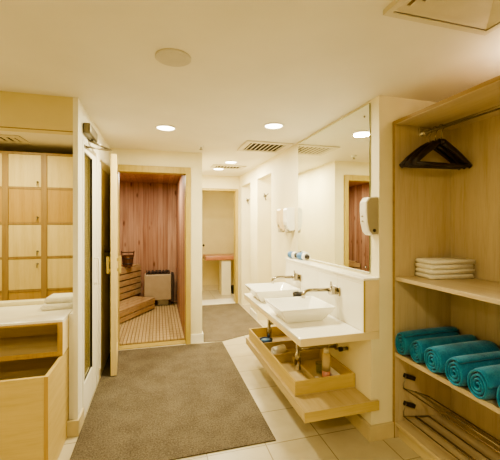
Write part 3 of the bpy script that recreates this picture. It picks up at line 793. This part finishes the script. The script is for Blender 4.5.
MB().box(-0.02, 0.0006, -0.0015, 0.0, 0.012, 0.614).build('corner_strip', M['locker_dark'], t)
# white towel on the dressing counter
labs = ['lower folded white towel on the dressing counter', 'upper folded white towel on the dressing counter']
for k in range(2):
    o = folded(0.105 - 0.01 * k, 0.10 - 0.012 * k, 0.042, 40 + k).build('folded_towel', M['terry_white'], loc=(-0.735 + 0.012 * k, 2.845 + 0.02 * k, 0.8622 + 0.0435 * k))
    o.rotation_euler = (0, 0, 0.10 - 0.1 * k); tag(o, labs[k], 'towel', 'folded white towels on the dressing counter')

# ------------------------------------------------------------------ lockers
t = thing('locker_bank', 'bank of wooden lockers with pale and tan doors beyond the dressing counter', 'lockers', (-0.86, 4.2, 0.0))
cols = [-1.51, -1.135, -0.755, -0.376, 0.0]   # frame upright centres, local x
zs = [0.0, 0.37, 0.757, 1.123, 1.505, 1.90, 2.30]
fr = MB()
for c in cols:
    fr.box(c - 0.029, min(c + 0.029, 0.005), 0.0, 0.03, 0.0, 2.30)
for i in range(4):
    for z in zs[1:]:
        fr.box(cols[i] + 0.029, cols[i + 1] - 0.029, 0.002, 0.03, z - (0.025 if z > 2.2 else 0.012), z + (0.0 if z > 2.2 else 0.012))
fr.build('frame', M['locker_frame'], t, bevel=0.002)
MB().box(cols[0] - 0.029, 0.005, 0.031, 0.50, 0.0, 2.30).build('carcass', M['maple_z'], t)
dark_rows = {0: (4,), 1: (4,), 2: (4,), 3: (4,)}
for i in range(4):
    for j in range(6):
        x0, x1 = cols[i] + 0.031, cols[i + 1] - 0.031
        z0, z1 = zs[j] + (0.014 if j else 0.07), zs[j + 1] - (0.027 if j == 5 else 0.014)
        dk = j in (1, 4, 0)
        d = MB().box(x0, x1, 0.007, 0.029, z0, z1).build('door', M['locker_dark'] if dk else M['locker_light'], t, bevel=0.002)
        zl = z1 - 0.055 if j == 2 else z0 + 0.055
        lk = MB().lathe([(0.0, -0.004), (0.010, -0.003), (0.012, 0.007)], (x1 - 0.035, 0, zl), 14, axis='Y')
        lk.box(x1 - 0.037, x1 - 0.033, -0.022, -0.004, zl - 0.008, zl + 0.008).tube([(x1 - 0.035, -0.018, zl - 0.008), (x1 - 0.035, -0.012, zl - 0.045)], 0.005, 8)
        lk.build('key_lock', M['steel'], d)

# ------------------------------------------------------------------ sauna
t = thing('duckboard', 'wooden slatted duckboard on the sauna floor', 'duckboard', (-0.82, 4.325, 0.0))
MB().box(0.0, 1.155, 0.0, 2.07, 0.001, 0.016).build('bearers', M['under'], t)  # solid darker sheet, shade of the slat gaps put into its colour
m = MB()
for i in range(26):
    x = 0.004 + i * 0.0443
    for j in range(20):
        y = 0.004 + j * 0.1032
        m.box(x, x + 0.034, y, min(y + 0.096, 2.068), 0.0165, 0.03)
m.build('slats', M['deck_wood'], t)
# corner bench running obliquely across the far left corner
t = thing('sauna_bench', 'two step wooden slatted bench across the corner of the sauna', 'bench', (-0.54, 5.13, 0.04))
dv = Vector((0.52, 0.854, 0)).normalized(); nv = Vector((-dv.y, dv.x, 0)); up = Vector((0, 0, 1))
def slat(mb, s0, s1, off, z, wn, hz):
    s0 = max(s0, (-0.265 + 0.854 * (off + wn)) / 0.52)      # stop short of the cabin's left and back walls
    s1 = min(s1, (1.24 - 0.52 * (off + wn)) / 0.854)
    c = dv * ((s0 + s1) / 2) + nv * off + up * z
    mb.obox(c, dv, nv, up, (s1 - s0) / 2, wn, hz)
lr = MB()
slat(lr, -0.38, 0.94, 0.012, 0.045, 0.012, 0.036); slat(lr, -0.38, 0.94, 0.012, 0.128, 0.012, 0.036)
lr.build('lower_riser', M['bench_wood'], t, bevel=0.003)
ls = MB()
for k in range(4): slat(ls, -0.32 + 0.13 * k, 0.95, 0.05 + 0.104 * k, 0.178, 0.046, 0.011)
ls.build('lower_seat', M['bench_wood'], t, bevel=0.003)
e = MB()
for z in (0.045, 0.128): e.obox(dv * 0.93 + nv * 0.20 + up * z, dv, nv, up, 0.012, 0.18, 0.036)
e.build('lower_end', M['bench_wood'], t, bevel=0.003)
ur = MB()
for k in range(5): slat(ur, 0.06, 1.17, 0.44, 0.242 + 0.105 * k, 0.012, 0.043)
ur.build('upper_riser', M['bench_wood'], t, bevel=0.003)
us = MB()
for k in range(3): slat(us, 0.16 + 0.12 * k, 1.15 - 0.075 * k, 0.475 + 0.09 * k, 0.722, 0.04, 0.011)
us.build('upper_seat', M['bench_wood'], t, bevel=0.003)
MB().obox(dv * 0.66 + nv * 0.50 + up * 0.345, dv, nv, up, 0.26, 0.02, 0.34).build('inner_support', M['under'], t)
# heater
t = thing('sauna_heater', 'beige box sauna heater with dark stones on top against the back wall', 'heater', (0.015, 6.22, 0.0))
MB().box(-0.25, 0.215, -0.13, 0.13, 0.14, 0.60).build('body', M['heater'], t, bevel=0.015, seg=3)
MB().box(0.217, 0.262, -0.125, 0.14, 0.10, 0.60).build('side_guard', M['heater_dark'], t, bevel=0.006)
MB().box(-0.22, 0.19, -0.10, 0.11, 0.601, 0.612).box(-0.22, -0.205, -0.10, 0.11, 0.612, 0.65).box(0.175, 0.19, -0.10, 0.11, 0.612, 0.65).build('stone_tray', M['heater_dark'], t)
MB().box(-0.02, 0.17, -0.10, 0.10, 0.041, 0.139).build('foot', M['steel'], t, bevel=0.004)
rnd = random.Random(3); n_ = 0
for ix in range(6):
    for iy in range(2):
        mb = MB(); R = rnd.uniform(0.026, 0.032)
        prof = [(0.0, -R * 0.8)] + [(R * math.cos(a), R * 0.85 * math.sin(a)) for a in (-0.9, -0.3, 0.3, 0.9)] + [(0.0, R * 0.8)]
        mb.lathe(prof, n=9, smooth=False)
        mb.v = [(x * rnd.uniform(0.88, 1.1), y * rnd.uniform(0.88, 1.1), z * rnd.uniform(0.92, 1.05)) for x, y, z in mb.v]
        o = mb.build('sauna_stone', M['stone'], loc=(0.015 - 0.168 + ix * 0.0615, 6.22 - 0.055 + iy * 0.075, 0.613 + R * 0.9), weld=False)
        tag(o, 'dark rough stone heaped on top of the sauna heater', 'stone', 'stones on the sauna heater')
# bucket and ladle
t = thing('sauna_bucket', 'dark wooden bucket with raised staves on the sauna bench', 'bucket', (-0.50, 6.02, 0.774))
MB().lathe([(0.0, 0.0), (0.075, 0.0), (0.098, 0.19), (0.088, 0.19), (0.068, 0.012), (0.0, 0.012)], n=24, smooth=False).build('tub', M['bucket_wood'], t)
MB().lathe([(0.082, 0.04), (0.0855, 0.04), (0.088, 0.06), (0.085, 0.06)], n=24).lathe([(0.092, 0.13), (0.0945, 0.13), (0.0965, 0.15), (0.093, 0.15)], n=24).build('hoop', M['heater_dark'], t)
for sx in (-1, 1):
    MB().obox((sx * 0.098, 0, 0.215), (1, 0, 0), (0, 1, 0), (sx * 0.1, 0, 1), 0.008, 0.024, 0.05).build('ear', M['bucket_wood'], t, bevel=0.003)
MB().tube([(-0.10, 0, 0.24), (0.10, 0, 0.24)], 0.010, 10).build('grip', M['bucket_wood'], t)

# ------------------------------------------------------------------ room beyond the hall
t = thing('wall_bench', 'bench with a pink brown top on a pale pedestal beyond the far doorway', 'bench', (1.38, 7.0, 0.0))
MB().box(-0.44, 0.4, -0.20, 0.35, 0.74, 0.83).build('top', M['pink_top'], t, bevel=0.02, seg=3)
MB().box(-0.09, 0.11, -0.15, 0.15, 0.0, 0.74).build('pedestal', M['wall'], t, bevel=0.004)
t = thing('waste_bin', 'small dark bin on the floor under the far bench', 'bin', (1.60, 6.98, 0.0))
MB().lathe([(0.0, 0.0), (0.07, 0.0), (0.085, 0.16), (0.08, 0.165), (0.066, 0.012), (0.0, 0.012)], n=22).build('bucket_body', M['dark'], t)
t = thing('coat_knob', 'small dark round knob on the wall of the room beyond the hall', 'knob', (0.985, 7.45, 1.02))
MB().lathe([(0.0, -0.05), (0.022, -0.045), (0.026, -0.03), (0.012, -0.02), (0.012, -0.004), (0.024, -0.001)], n=18, axis='Y').build('knob_body', M['heater_dark'], t)

# ------------------------------------------------------------------ world, camera
wd = bpy.data.worlds.new('World'); scene.world = wd; wd.use_nodes = True
wd.node_tree.nodes['Background'].inputs[0].default_value = lin((255, 226, 180)); wd.node_tree.nodes['Background'].inputs[1].default_value = 0.12
cam = bpy.data.cameras.new('Camera'); co = bpy.data.objects.new('Camera', cam); COL.objects.link(co)
cam.sensor_fit = 'HORIZONTAL'; cam.sensor_width = 36.0; cam.lens = 330.0 / 500.0 * 36.0
cam.shift_y = -6.0 / 500.0
cam.clip_start = 0.05
co.location = (0, 0, 1.5); co.rotation_euler = (PI / 2, 0, -math.atan(92.0 / 330.0))
scene.camera = co
scene.view_settings.view_transform = 'AgX'
scene.view_settings.look = 'AgX - Medium High Contrast'
scene.view_settings.exposure = 0.60
scene.cycles.max_bounces = 10
scene.cycles.diffuse_bounces = 6
scene.cycles.transparent_max_bounces = 12
scene.cycles.use_denoising = True
scene.cycles.sample_clamp_indirect = 6.0
